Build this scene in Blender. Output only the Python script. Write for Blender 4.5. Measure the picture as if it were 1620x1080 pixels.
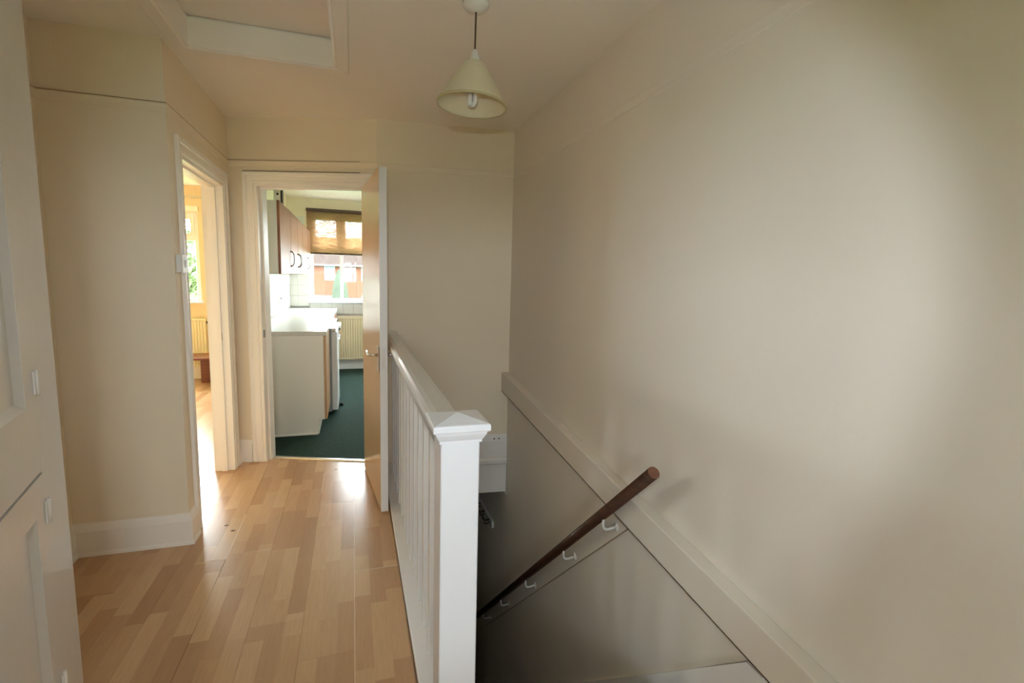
import bpy, bmesh, math, random
from mathutils import Vector, Matrix
random.seed(7)
SC = bpy.context.scene
COL = SC.collection
for _o in list(bpy.data.objects):
    bpy.data.objects.remove(_o, do_unlink=True)

# ------------------------------------------------------------------ camera
CAM_H = 1.40
YAW, PITCH, ROLL = math.radians(17.92), math.radians(7.22), math.radians(1.54)
FWD = Vector((math.sin(YAW) * math.cos(PITCH), math.cos(YAW) * math.cos(PITCH), -math.sin(PITCH)))
RGT = Vector((math.cos(YAW), -math.sin(YAW), 0))
UPV = RGT.cross(FWD)
R2 = math.cos(ROLL) * RGT + math.sin(ROLL) * UPV
U2 = -math.sin(ROLL) * RGT + math.cos(ROLL) * UPV
cam = bpy.data.cameras.new('camera')
cam.sensor_width = 36.0
cam.lens = 36.0 * 780.0 / 1620.0
cam.clip_start = 0.02
cam.clip_end = 300
CAM = bpy.data.objects.new('camera', cam)
COL.objects.link(CAM)
CAM.matrix_world = Matrix(((R2.x, U2.x, -FWD.x, 0), (R2.y, U2.y, -FWD.y, 0), (R2.z, U2.z, -FWD.z, CAM_H), (0, 0, 0, 1)))
SC.camera = CAM

# ------------------------------------------------------------------ sky, daylight, flash, exposure
SKY = 22.0
world = bpy.data.worlds.new('overcast_sky')
SC.world = world
world.use_nodes = True
wn = world.node_tree.nodes
wn['Background'].inputs['Color'].default_value = (0.87, 0.945, 1.0, 1)
wn['Background'].inputs['Strength'].default_value = SKY

def portal(name, loc, rot, sx, sy):
    l = bpy.data.lights.new(name, 'AREA')
    l.shape = 'RECTANGLE'; l.size = sx; l.size_y = sy
    l.cycles.is_portal = True
    o = bpy.data.objects.new(name, l); COL.objects.link(o)
    o.location = loc; o.rotation_euler = rot
    return o
H90 = math.pi / 2
portal('sky_portal_kitchen', (0.15, 7.93, 1.63), (-H90, 0, 0), 1.5, 1.26)
portal('sky_portal_bedroom', (-3.78, 7.56, 1.57), (-H90, 0, 0), 3.85, 1.15)
portal('sky_portal_landing_back', (0.0, -1.83, 1.5), (H90, 0, 0), 0.70, 0.74)
portal('sky_portal_kitchen_side', (1.29, 6.0, 1.70), (0, H90, 0), 0.7, 0.7)

# the photographer's flash, just above the lens
fl = bpy.data.lights.new('camera_flash', 'SPOT')
fl.energy = 12.5
fl.color = (0.84, 0.92, 1.0)
fl.spot_size = math.radians(92)
fl.spot_blend = 0.3
fl.shadow_soft_size = 0.025
FL = bpy.data.objects.new('camera_flash', fl); COL.objects.link(FL)
fm = CAM.matrix_world.copy()
fm.translation = Vector((0, 0, CAM_H)) + U2 * 0.15 + R2 * -0.03 - FWD * 0.02
FL.matrix_world = fm @ Matrix.Diagonal((1.0, 0.88, 1.0, 1.0))

SC.view_settings.view_transform = 'Standard'
SC.view_settings.look = 'None'
SC.view_settings.gamma = 1.0
SC.view_settings.use_curve_mapping = False
SC.view_settings.exposure = 1.2
try:
    SC.cycles.max_bounces = 14
    SC.cycles.diffuse_bounces = 10
    SC.cycles.transparent_max_bounces = 16
    SC.cycles.sample_clamp_indirect = 6.0
    SC.cycles.caustics_reflective = False
    SC.cycles.caustics_refractive = False
except Exception:
    pass

# ------------------------------------------------------------------ materials
def nt(name):
    m = bpy.data.materials.new(name); m.use_nodes = True
    return m, m.node_tree.nodes, m.node_tree.links, m.node_tree.nodes['Principled BSDF']

def paint(name, col, rough=0.6, var=0.04, bump=0.0, scale=6.0, metallic=0.0, bscale=90.0, spec=0.5, coat=0.0):
    m, n, l, b = nt(name)
    b.inputs['Roughness'].default_value = rough
    b.inputs['Metallic'].default_value = metallic
    b.inputs['Specular IOR Level'].default_value = spec
    b.inputs['Coat Weight'].default_value = coat
    tc = n.new('ShaderNodeTexCoord')
    nz = n.new('ShaderNodeTexNoise'); nz.inputs['Scale'].default_value = scale; nz.inputs['Detail'].default_value = 3
    l.new(tc.outputs['Object'], nz.inputs['Vector'])
    mr = n.new('ShaderNodeMapRange')
    mr.inputs['To Min'].default_value = 1 - var; mr.inputs['To Max'].default_value = 1 + var
    l.new(nz.outputs['Fac'], mr.inputs['Value'])
    mx = n.new('ShaderNodeVectorMath'); mx.operation = 'SCALE'
    mx.inputs[0].default_value = col
    l.new(mr.outputs['Result'], mx.inputs['Scale'])
    l.new(mx.outputs['Vector'], b.inputs['Base Color'])
    if bump:
        n2 = n.new('ShaderNodeTexNoise'); n2.inputs['Scale'].default_value = bscale; n2.inputs['Detail'].default_value = 2
        l.new(tc.outputs['Object'], n2.inputs['Vector'])
        bp = n.new('ShaderNodeBump'); bp.inputs['Strength'].default_value = bump; bp.inputs['Distance'].default_value = 0.004
        l.new(n2.outputs['Fac'], bp.inputs['Height']); l.new(bp.outputs['Normal'], b.inputs['Normal'])
    return m

def wood(name, c1, c2, rough=0.4, axis='Y', scale=1.0, spec=0.5):
    m, n, l, b = nt(name)
    b.inputs['Roughness'].default_value = rough
    b.inputs['Specular IOR Level'].default_value = spec
    tc = n.new('ShaderNodeTexCoord'); mp = n.new('ShaderNodeMapping')
    s = {'X': (1.2, 22, 22), 'Y': (22, 1.2, 22), 'Z': (22, 22, 1.2)}[axis]
    mp.inputs['Scale'].default_value = tuple(v * scale for v in s)
    l.new(tc.outputs['Object'], mp.inputs['Vector'])
    nz = n.new('ShaderNodeTexNoise'); nz.inputs['Scale'].default_value = 3; nz.inputs['Detail'].default_value = 5
    l.new(mp.outputs['Vector'], nz.inputs['Vector'])
    r = n.new('ShaderNodeValToRGB')
    r.color_ramp.elements[0].color = (*c1, 1); r.color_ramp.elements[0].position = 0.3
    r.color_ramp.elements[1].color = (*c2, 1); r.color_ramp.elements[1].position = 0.7
    l.new(nz.outputs['Fac'], r.inputs['Fac']); l.new(r.outputs['Color'], b.inputs['Base Color'])
    return m

def laminate():
    m, n, l, b = nt('beech_laminate')
    tc = n.new('ShaderNodeTexCoord'); oi = n.new('ShaderNodeObjectInfo')
    sx = n.new('ShaderNodeSeparateXYZ'); l.new(tc.outputs['Object'], sx.inputs['Vector'])
    def mth(op, a, bb=None):
        k = n.new('ShaderNodeMath'); k.operation = op
        for i, v in enumerate((a, bb)):
            if v is None: continue
            if isinstance(v, (int, float)): k.inputs[i].default_value = v
            else: l.new(v, k.inputs[i])
        return k.outputs[0]
    row = mth('FLOOR', mth('DIVIDE', sx.outputs['X'], 0.0667))
    rnd = mth('MULTIPLY', oi.outputs['Random'], 57.3)
    cv = n.new('ShaderNodeCombineXYZ'); l.new(row, cv.inputs[0]); l.new(rnd, cv.inputs[1])
    w1 = n.new('ShaderNodeTexWhiteNoise'); w1.noise_dimensions = '3D'; l.new(cv.outputs[0], w1.inputs['Vector'])
    blk = mth('FLOOR', mth('ADD', mth('DIVIDE', sx.outputs['Y'], 0.43), w1.outputs['Value']))
    cv2 = n.new('ShaderNodeCombineXYZ'); l.new(row, cv2.inputs[0]); l.new(rnd, cv2.inputs[1]); l.new(blk, cv2.inputs[2])
    w2 = n.new('ShaderNodeTexWhiteNoise'); w2.noise_dimensions = '3D'; l.new(cv2.outputs[0], w2.inputs['Vector'])
    r = n.new('ShaderNodeValToRGB')
    r.color_ramp.elements[0].color = (0.455, 0.262, 0.140, 1)
    r.color_ramp.elements[1].color = (0.630, 0.415, 0.240, 1)
    e = r.color_ramp.elements.new(0.55); e.color = (0.560, 0.350, 0.193, 1)
    l.new(w2.outputs['Value'], r.inputs['Fac'])
    mp = n.new('ShaderNodeMapping'); mp.inputs['Scale'].default_value = (60, 4, 1)
    l.new(tc.outputs['Object'], mp.inputs['Vector'])
    ad = n.new('ShaderNodeVectorMath'); ad.operation = 'ADD'
    l.new(mp.outputs['Vector'], ad.inputs[0]); l.new(cv2.outputs[0], ad.inputs[1])
    nz = n.new('ShaderNodeTexNoise'); nz.inputs['Scale'].default_value = 2.0; nz.inputs['Detail'].default_value = 5
    l.new(ad.outputs[0], nz.inputs['Vector'])
    mr = n.new('ShaderNodeMapRange'); mr.inputs['To Min'].default_value = 0.86; mr.inputs['To Max'].default_value = 1.14
    l.new(nz.outputs['Fac'], mr.inputs['Value'])
    sc = n.new('ShaderNodeVectorMath'); sc.operation = 'SCALE'
    l.new(r.outputs['Color'], sc.inputs[0]); l.new(mr.outputs['Result'], sc.inputs['Scale'])
    l.new(sc.outputs['Vector'], b.inputs['Base Color'])
    b.inputs['Roughness'].default_value = 0.24
    b.inputs['Specular IOR Level'].default_value = 0.5
    return m

def carpet(name, c1, c2):
    m, n, l, b = nt(name)
    b.inputs['Roughness'].default_value = 0.95; b.inputs['Specular IOR Level'].default_value = 0.1
    tc = n.new('ShaderNodeTexCoord')
    nz = n.new('ShaderNodeTexNoise'); nz.inputs['Scale'].default_value = 140; nz.inputs['Detail'].default_value = 2
    l.new(tc.outputs['Object'], nz.inputs['Vector'])
    r = n.new('ShaderNodeValToRGB')
    r.color_ramp.elements[0].color = (*c1, 1); r.color_ramp.elements[0].position = 0.3
    r.color_ramp.elements[1].color = (*c2, 1); r.color_ramp.elements[1].position = 0.75
    l.new(nz.outputs['Fac'], r.inputs['Fac']); l.new(r.outputs['Color'], b.inputs['Base Color'])
    bp = n.new('ShaderNodeBump'); bp.inputs['Strength'].default_value = 0.6; bp.inputs['Distance'].default_value = 0.004
    l.new(nz.outputs['Fac'], bp.inputs['Height']); l.new(bp.outputs['Normal'], b.inputs['Normal'])
    return m

def glass_pane(name):
    m = bpy.data.materials.new(name); m.use_nodes = True
    n, l = m.node_tree.nodes, m.node_tree.links
    n.remove(n['Principled BSDF'])
    t = n.new('ShaderNodeBsdfTransparent'); t.inputs['Color'].default_value = (0.96, 0.98, 0.97, 1)
    g = n.new('ShaderNodeBsdfGlossy'); g.inputs['Roughness'].default_value = 0.02
    mx = n.new('ShaderNodeMixShader'); mx.inputs['Fac'].default_value = 0.06
    l.new(t.outputs[0], mx.inputs[1]); l.new(g.outputs[0], mx.inputs[2])
    l.new(mx.outputs[0], n['Material Output'].inputs['Surface'])
    return m

def blind_weave():
    m = bpy.data.materials.new('woven_bamboo'); m.use_nodes = True
    n, l = m.node_tree.nodes, m.node_tree.links
    b = n['Principled BSDF']; b.inputs['Roughness'].default_value = 0.8
    tc = n.new('ShaderNodeTexCoord')
    mp = n.new('ShaderNodeMapping'); mp.inputs['Scale'].default_value = (18, 1, 260)
    l.new(tc.outputs['Object'], mp.inputs['Vector'])
    nz = n.new('ShaderNodeTexNoise'); nz.inputs['Scale'].default_value = 1.0; nz.inputs['Detail'].default_value = 3
    l.new(mp.outputs['Vector'], nz.inputs['Vector'])
    r = n.new('ShaderNodeValToRGB')
    r.color_ramp.elements[0].color = (0.27, 0.155, 0.08, 1); r.color_ramp.elements[0].position = 0.3
    r.color_ramp.elements[1].color = (0.50, 0.325, 0.175, 1); r.color_ramp.elements[1].position = 0.7
    l.new(nz.outputs['Fac'], r.inputs['Fac']); l.new(r.outputs['Color'], b.inputs['Base Color'])
    tl = n.new('ShaderNodeBsdfTranslucent'); l.new(r.outputs['Color'], tl.inputs['Color'])
    tr = n.new('ShaderNodeBsdfTransparent')
    m1 = n.new('ShaderNodeMixShader'); m1.inputs['Fac'].default_value = 0.5
    l.new(b.outputs[0], m1.inputs[1]); l.new(tl.outputs[0], m1.inputs[2])
    mr = n.new('ShaderNodeMapRange'); mr.inputs['From Min'].default_value = 0.45; mr.inputs['From Max'].default_value = 0.65
    mr.inputs['To Min'].default_value = 0.08; mr.inputs['To Max'].default_value = 0.24
    l.new(nz.outputs['Fac'], mr.inputs['Value'])
    m2 = n.new('ShaderNodeMixShader'); l.new(mr.outputs['Result'], m2.inputs['Fac'])
    l.new(m1.outputs[0], m2.inputs[1]); l.new(tr.outputs[0], m2.inputs[2])
    l.new(m2.outputs[0], n['Material Output'].inputs['Surface'])
    return m

def shade_fabric():
    m = bpy.data.materials.new('cream_shade'); m.use_nodes = True
    n, l = m.node_tree.nodes, m.node_tree.links
    b = n['Principled BSDF']; b.inputs['Base Color'].default_value = (0.86, 0.81, 0.64, 1); b.inputs['Roughness'].default_value = 0.7
    tl = n.new('ShaderNodeBsdfTranslucent'); tl.inputs['Color'].default_value = (0.85, 0.80, 0.62, 1)
    mx = n.new('ShaderNodeMixShader'); mx.inputs['Fac'].default_value = 0.3
    l.new(b.outputs[0], mx.inputs[1]); l.new(tl.outputs[0], mx.inputs[2])
    l.new(mx.outputs[0], n['Material Output'].inputs['Surface'])
    return m

def brickwork(name, c1, c2, mortar, scale, rough=0.9, bw=0.225, rh=0.075):
    m, n, l, b = nt(name)
    b.inputs['Roughness'].default_value = rough; b.inputs['Specular IOR Level'].default_value = 0.0
    tc = n.new('ShaderNodeTexCoord'); mp = n.new('ShaderNodeMapping')
    mp.inputs['Rotation'].default_value = (-H90, 0, 0)
    l.new(tc.outputs['Object'], mp.inputs['Vector'])
    t = n.new('ShaderNodeTexBrick'); t.inputs['Scale'].default_value = 1.0
    t.inputs['Color1'].default_value = (*c1, 1); t.inputs['Color2'].default_value = (*c2, 1); t.inputs['Mortar'].default_value = (*mortar, 1)
    t.inputs['Mortar Size'].default_value = 0.008; t.inputs['Brick Width'].default_value = bw; t.inputs['Row Height'].default_value = rh
    l.new(mp.outputs['Vector'], t.inputs['Vector']); l.new(t.outputs['Color'], b.inputs['Base Color'])
    return m

M = {}
M['wall'] = paint('cream_wall_paint', (0.83, 0.74, 0.59), 0.7, 0.03, 0.12, 3.0, bscale=60)
M['wall_r'] = paint('cream_woodchip_paint', (0.765, 0.715, 0.645), 0.55, 0.03, 0.15, 2.0, bscale=50)
M['wall_warm'] = paint('yellow_cream_paint', (0.82, 0.68, 0.45), 0.7, 0.03, 0.1)
M['ceil'] = paint('ceiling_paint', (0.88, 0.835, 0.77), 0.8, 0.03, 0.1, 3.0)
M['gloss'] = paint('white_gloss_paint', (0.83, 0.82, 0.815), 0.22, 0.03, 0.06, 4.0, bscale=25)
M['gloss_c'] = paint('aged_white_gloss', (0.73, 0.735, 0.745), 0.16, 0.03, 0.10, 4.0, bscale=18)
M['gloss_n'] = paint('fresh_white_gloss', (0.78, 0.80, 0.85), 0.3, 0.02, 0.04, 4.0, bscale=25)
M['gloss_b'] = paint('cream_gloss_casing', (0.90, 0.865, 0.81), 0.28, 0.03, 0.05, 4.0, bscale=25)
M['leaf'] = paint('beige_door_gloss', (0.66, 0.50, 0.335), 0.18, 0.05, 0.05, 3.0, bscale=20)
M['dirt_gap_shade'] = paint('dark_dirt_and_gap_shade', (0.10, 0.06, 0.035), 0.9, 0.2, 0, 30)  # floor specks, and the shade of narrow gaps painted dark
M['lam'] = laminate()
M['subfloor'] = paint('subfloor', (0.25, 0.17, 0.1), 0.9, 0.1)
M['green'] = carpet('dark_green_carpet', (0.016, 0.034, 0.028), (0.044, 0.078, 0.064))
M['dark_carpet'] = carpet('brown_stair_carpet', (0.03, 0.024, 0.02), (0.07, 0.055, 0.045))
M['rail'] = wood('dark_varnished_wood', (0.030, 0.012, 0.007), (0.075, 0.028, 0.014), 0.3, 'Y')
M['railend'] = wood('cut_end_grain', (0.16, 0.065, 0.04), (0.24, 0.11, 0.07), 0.5, 'X')
M['table'] = wood('mahogany_table', (0.14, 0.035, 0.015), (0.26, 0.075, 0.03), 0.3, 'X')
M['cabdoor'] = wood('red_brown_veneer', (0.24, 0.088, 0.047), (0.34, 0.145, 0.078), 0.4, 'Z', spec=0.3)
M['cabedge'] = wood('beech_edge', (0.36, 0.2, 0.1), (0.5, 0.3, 0.16), 0.5, 'Z')
M['melamine'] = paint('white_melamine', (0.74, 0.72, 0.67), 0.4, 0.02)
M['worktop'] = paint('cream_worktop', (0.58, 0.56, 0.52), 0.25, 0.05, 0, 60)
M['chrome'] = paint('chrome', (0.75, 0.74, 0.73), 0.16, 0.02, metallic=1.0)
M['alu'] = paint('aluminium_strip', (0.72, 0.70, 0.66), 0.3, 0.03, metallic=1.0)
M['steel'] = paint('brushed_nickel', (0.36, 0.34, 0.32), 0.3, 0.03, metallic=1.0)
M['white_pl'] = paint('white_plastic', (0.80, 0.79, 0.75), 0.35, 0.02)
M['white_ap'] = paint('white_enamel', (0.78, 0.80, 0.84), 0.25, 0.02)
M['grey_ap'] = paint('grey_plastic', (0.30, 0.31, 0.33), 0.35, 0.03)
M['black'] = paint('black_plastic', (0.012, 0.012, 0.013), 0.45, 0.02)
M['radiator'] = paint('cream_radiator_enamel', (0.80, 0.74, 0.52), 0.35, 0.02)
M['tile'] = paint('white_glazed_tile', (0.68, 0.67, 0.63), 0.15, 0.03)
M['grout'] = paint('grey_grout', (0.36, 0.35, 0.32), 0.9, 0.05)
M['upvc'] = paint('white_upvc', (0.86, 0.87, 0.88), 0.3, 0.01)
M['glass'] = glass_pane('window_glass')
M['blind'] = blind_weave()
M['blind_bar'] = wood('dark_blind_batten', (0.05, 0.025, 0.012), (0.09, 0.05, 0.025), 0.6, 'X')
M['shade'] = shade_fabric()
M['cord'] = paint('old_brown_flex', (0.12, 0.085, 0.05), 0.6, 0.1)
M['bulb'] = paint('white_bulb_glass', (0.85, 0.85, 0.84), 0.15, 0.01)
M['curtain_rail'] = paint('beige_rail_plastic', (0.66, 0.58, 0.45), 0.4, 0.02)
M['brick'] = brickwork('red_brickwork', (0.068, 0.024, 0.014), (0.082, 0.030, 0.018), (0.07, 0.046, 0.036), 1)
M['rooftile'] = brickwork('red_roof_tiles', (0.022, 0.0165, 0.0145), (0.026, 0.020, 0.0175), (0.013, 0.009, 0.008), 1, bw=0.3, rh=0.28)
M['render_w'] = paint('white_render', (0.16, 0.16, 0.165), 0.8, 0.03, spec=0.0)
M['dglass'] = paint('dark_house_glass', (0.07, 0.085, 0.10), 0.3, 0.05, spec=0.1)
M['grass'] = carpet('lawn_green', (0.05, 0.12, 0.03), (0.10, 0.20, 0.06))
M['conifer'] = paint('conifer_green', (0.030, 0.036, 0.027), 0.9, 0.25, 0, 3, spec=0.0)
M['leafy'] = paint('leaf_green', (0.10, 0.145, 0.065), 0.8, 0.25, 0, 2, spec=0.0)
M['bark'] = paint('tree_bark', (0.12, 0.085, 0.06), 0.9, 0.2)
M['tarmac'] = paint('tarmac', (0.10, 0.10, 0.10), 0.9, 0.1, spec=0.0)

# ------------------------------------------------------------------ helpers
def link(name, me, mat, parent=None):
    o = bpy.data.objects.new(name, me); COL.objects.link(o)
    if mat is not None and not me.materials: me.materials.append(mat)
    if parent is not None: o.parent = parent
    return o

def from_bm(name, bm, mat, parent=None, smooth=False, bevel=0.0, seg=2):
    if bevel: bmesh.ops.bevel(bm, geom=list(bm.edges), offset=bevel, segments=seg, profile=0.5, affect='EDGES')
    bmesh.ops.recalc_face_normals(bm, faces=bm.faces)
    me = bpy.data.meshes.new(name); bm.to_mesh(me); bm.free()
    if smooth:
        for p in me.polygons: p.use_smooth = True
    return link(name, me, mat, parent)

def add_box(bm, x0, x1, y0, y1, z0, z1):
    vs = [bm.verts.new(p) for p in ((x0, y0, z0), (x1, y0, z0), (x1, y1, z0), (x0, y1, z0), (x0, y0, z1), (x1, y0, z1), (x1, y1, z1), (x0, y1, z1))]
    for f in ((0, 3, 2, 1), (4, 5, 6, 7), (0, 1, 5, 4), (1, 2, 6, 5), (2, 3, 7, 6), (3, 0, 4, 7)):
        bm.faces.new([vs[i] for i in f])
    return vs

def box(name, x0, x1, y0, y1, z0, z1, mat, parent=None, bevel=0.0, seg=2):
    bm = bmesh.new(); add_box(bm, min(x0, x1), max(x0, x1), min(y0, y1), max(y0, y1), min(z0, z1), max(z0, z1))
    return from_bm(name, bm, mat, parent, bevel=bevel, seg=seg)

def boxes(name, lst, mat, parent=None):
    bm = bmesh.new()
    for b in lst: add_box(bm, *b)
    return from_bm(name, bm, mat, parent)

def add_prism(bm, pts, ext):
    """pts: 3D polygon, ext: extrusion vector"""
    e = Vector(ext)
    a = [bm.verts.new(p) for p in pts]; c = [bm.verts.new(Vector(p) + e) for p in pts]
    bm.faces.new(a[::-1]); bm.faces.new(c)
    k = len(pts)
    for i in range(k):
        bm.faces.new((a[i], a[(i + 1) % k], c[(i + 1) % k], c[i]))

def prism(name, pts, ext, mat, parent=None, bevel=0.0):
    bm = bmesh.new(); add_prism(bm, pts, ext)
    return from_bm(name, bm, mat, parent, bevel=bevel)

def sweep(name, prof, path, mat, parent=None, side=1, closed=False):
    """profile (d,z): d = distance out from the path (to the right if side=1), mitred at the path corners"""
    bm = bmesh.new(); P = [Vector((p[0], p[1])) for p in path]; rings = []
    z0 = [p[2] if len(p) > 2 else 0 for p in path]
    for i, p in enumerate(P):
        ds = []
        if i > 0: ds.append((P[i] - P[i - 1]).normalized())
        if i < len(P) - 1: ds.append((P[i + 1] - P[i]).normalized())
        ns = [Vector((d.y, -d.x)) * side for d in ds]
        nn = sum(ns, Vector((0, 0)));  nn.normalize()
        k = 1.0 / max(0.2, nn.dot(ns[0]))
        rings.append([bm.verts.new((p.x + nn.x * d * k, p.y + nn.y * d * k, z + z0[i])) for d, z in prof])
    for a, b in zip(rings, rings[1:]):
        for j in range(len(prof)):
            bm.faces.new((a[j], a[(j + 1) % len(prof)], b[(j + 1) % len(prof)], b[j]))
    bm.faces.new(rings[0]); bm.faces.new(rings[-1][::-1])
    return from_bm(name, bm, mat, parent)

def add_tube(bm, pts, r, seg=12, caps=True, radii=None):
    pts = [Vector(p) for p in pts]; rings = []; ref = None
    for i, p in enumerate(pts):
        t = (pts[min(i + 1, len(pts) - 1)] - pts[max(i - 1, 0)]).normalized()
        if ref is None: ref = Vector((0, 0, 1)) if abs(t.z) < 0.9 else Vector((1, 0, 0))
        u = t.cross(ref).normalized(); v = u.cross(t); ref = v
        rr = radii[i] if radii else r
        rings.append([bm.verts.new(p + (u * math.cos(a) + v * math.sin(a)) * rr) for a in (2 * math.pi * k / seg for k in range(seg))])
    for a, b in zip(rings, rings[1:]):
        for j in range(seg): bm.faces.new((a[j], a[(j + 1) % seg], b[(j + 1) % seg], b[j]))
    if caps: bm.faces.new(rings[0]); bm.faces.new(rings[-1][::-1])

def tube(name, pts, r, mat, parent=None, seg=12, radii=None, smooth=True):
    bm = bmesh.new(); add_tube(bm, pts, r, seg, True, radii)
    o = from_bm(name, bm, mat, parent)
    if smooth:
        for p in o.data.polygons: p.use_smooth = len(p.vertices) == 4
    return o

def lathe(name, prof, mat, parent=None, seg=32, loc=(0, 0, 0), axis='Z', smooth=True, closed=False):
    bm = bmesh.new(); rings = []
    for r, z in prof:
        ring = []
        for k in range(seg):
            a = 2 * math.pi * k / seg
            x, y = r * math.cos(a), r * math.sin(a)
            p = {'Z': (x, y, z), 'X': (z, x, y), 'Y': (y, z, x)}[axis]
            ring.append(bm.verts.new(Vector(p) + Vector(loc)))
        rings.append(ring)
    pairs = list(zip(rings, rings[1:]))
    if closed: pairs.append((rings[-1], rings[0]))
    for a, b in pairs:
        for j in range(seg): bm.faces.new((a[j], a[(j + 1) % seg], b[(j + 1) % seg], b[j]))
    if not closed:
        if prof[0][0] > 1e-4: bm.faces.new(rings[0])
        if prof[-1][0] > 1e-4: bm.faces.new(rings[-1])
    bmesh.ops.remove_doubles(bm, verts=bm.verts, dist=1e-5)
    o = from_bm(name, bm, mat, parent)
    if smooth:
        for p in o.data.polygons: p.use_smooth = len(p.vertices) <= 4
    return o

def tag(o, label, cat, group=None, kind=None):
    o['label'] = label; o['category'] = cat
    if group: o['group'] = group
    if kind: o['kind'] = kind
    return o

def struct(o, label, cat): return tag(o, label, cat, kind='structure')

def empty(name, loc, label, cat, group=None, kind=None):
    o = bpy.data.objects.new(name, None); COL.objects.link(o); o.location = loc
    o.empty_display_size = 0.05
    return tag(o, label, cat, group, kind)

def under(root, *objs):
    """parent world-space parts to a thing's root without moving them"""
    for o in objs:
        o.parent = root
        o.matrix_parent_inverse = Matrix.Translation(-Vector(root.location))

def sub(part, *objs):
    """parent world-space pieces to a part (parts sit at the identity)"""
    for o in objs:
        o.parent = part; o.matrix_parent_inverse = Matrix()

def clip(poly, p0, nrm):
    """keep the side of a line where (p-p0).n <= 0"""
    out = []
    for i in range(len(poly)):
        a, b = poly[i], poly[(i + 1) % len(poly)]
        da = (a[0] - p0[0]) * nrm[0] + (a[1] - p0[1]) * nrm[1]; db = (b[0] - p0[0]) * nrm[0] + (b[1] - p0[1]) * nrm[1]
        if da <= 0: out.append(a)
        if da * db < 0:
            t = da / (da - db); out.append((a[0] + (b[0] - a[0]) * t, a[1] + (b[1] - a[1]) * t))
    return out

# ------------------------------------------------------------------ key dimensions
XR = 1.12            # right wall
XL = -0.82           # wall with the bedroom doorway
XA = -1.31           # alcove wall beside the cupboard
YA = 2.79            # short wall facing the camera
ZC = 2.45            # ceiling
YB = -1.6            # landing wall behind the camera
K0 = Vector((0.07, 3.66))                   # kitchen doorway wall: hinge end
KU = Vector((-0.938, 0.3465)).normalized()  # along the wall to the left
KN = Vector((-KU.y, KU.x)) * -1.0           # into the kitchen
if KN.y < 0: KN = -KN
BX, BY = 0.165, 3.625                       # bend to the stair end wall
FX, FY = 1.12, 3.53
YK, YR = 7.66, 7.29                         # kitchen and bedroom window walls
XKL = -0.86                                 # kitchen left wall
def kp(s, d, z):                            # point on the kitchen doorway wall
    p = K0 + KU * s + KN * d
    return Vector((p.x, p.y, z))

# ------------------------------------------------------------------ floors
fl_o = boxes('floor', [(-6.0, 0.30, YB, YA + 1.4, -0.25, -0.009), (-6.0, -0.9, YA + 1.4, YR + 0.05, -0.25, -0.009), (0.30, XR, YB, 1.20, -0.25, -0.009)], M['subfloor'])
struct(fl_o, 'beech laminate floor of the landing running on into the bedroom', 'floor')
def plank(poly):
    if len(poly) < 3: return
    bm = bmesh.new()
    cx = min(p[0] for p in poly); cy = min(p[1] for p in poly)
    add_prism(bm, [(p[0] - cx, p[1] - cy, 0) for p in poly], (0, 0, 0.009))
    o = from_bm('plank', bm, M['lam'], fl_o)
    o.location = (cx, cy, -0.009)
TH = kp(0, 0.075, 0)
ends = {0: 2.303, 1: 3.08, 2: 2.02, 3: 2.614, 4: 2.575, -1: 2.8}
GAP = 0.0007
for c in range(-5, 26):
    x1 = -0.012 - 0.2 * (c - 1); x0 = x1 - 0.2        # column 0: -0.012 .. 0.188
    e0 = ends.get(c, 2.2 + (c * 0.47) % 1.3)
    y = e0 - 1.3 * 4
    while y < YR:
        y0, y1 = y, y + 1.3; y += 1.3
        regs = []
        if x1 > XA and x0 < 1.2: regs.append((XA if x0 < XA else x0, x1, YB, YA if x0 < XL - .3 else 4.3))
        if x0 < XL - 0.1: regs = [(x0, min(x1, XL + 0.1), YA + 0.06, YR)] + ([(max(x0, XA), x1, YB, YA)] if x1 > XA else [])
        for (a, b, ya, yb) in regs:
            lo, hi = max(y0, ya), min(y1, yb)
            if a > 0.19: hi = min(hi, 1.17)
            if hi - lo < 0.02: continue
            bb = min(b, 0.192) if a < 0.19 and lo >= 1.0 else b
            if b > 0.19 and a < 0.19 and lo < 1.17 < hi: bb = 0.192
            g = GAP * (1.8 if c in (0, 1, 3, 4) else 0.7) / 2
            poly = [(a + g, lo + g), (bb - g, lo + g), (bb - g, hi - g), (a + g, hi - g)]
            if a > XL - 0.25: poly = clip(poly, (TH.x, TH.y), (KN.x, KN.y))
            if len(poly) >= 3: plank(poly)

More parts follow.
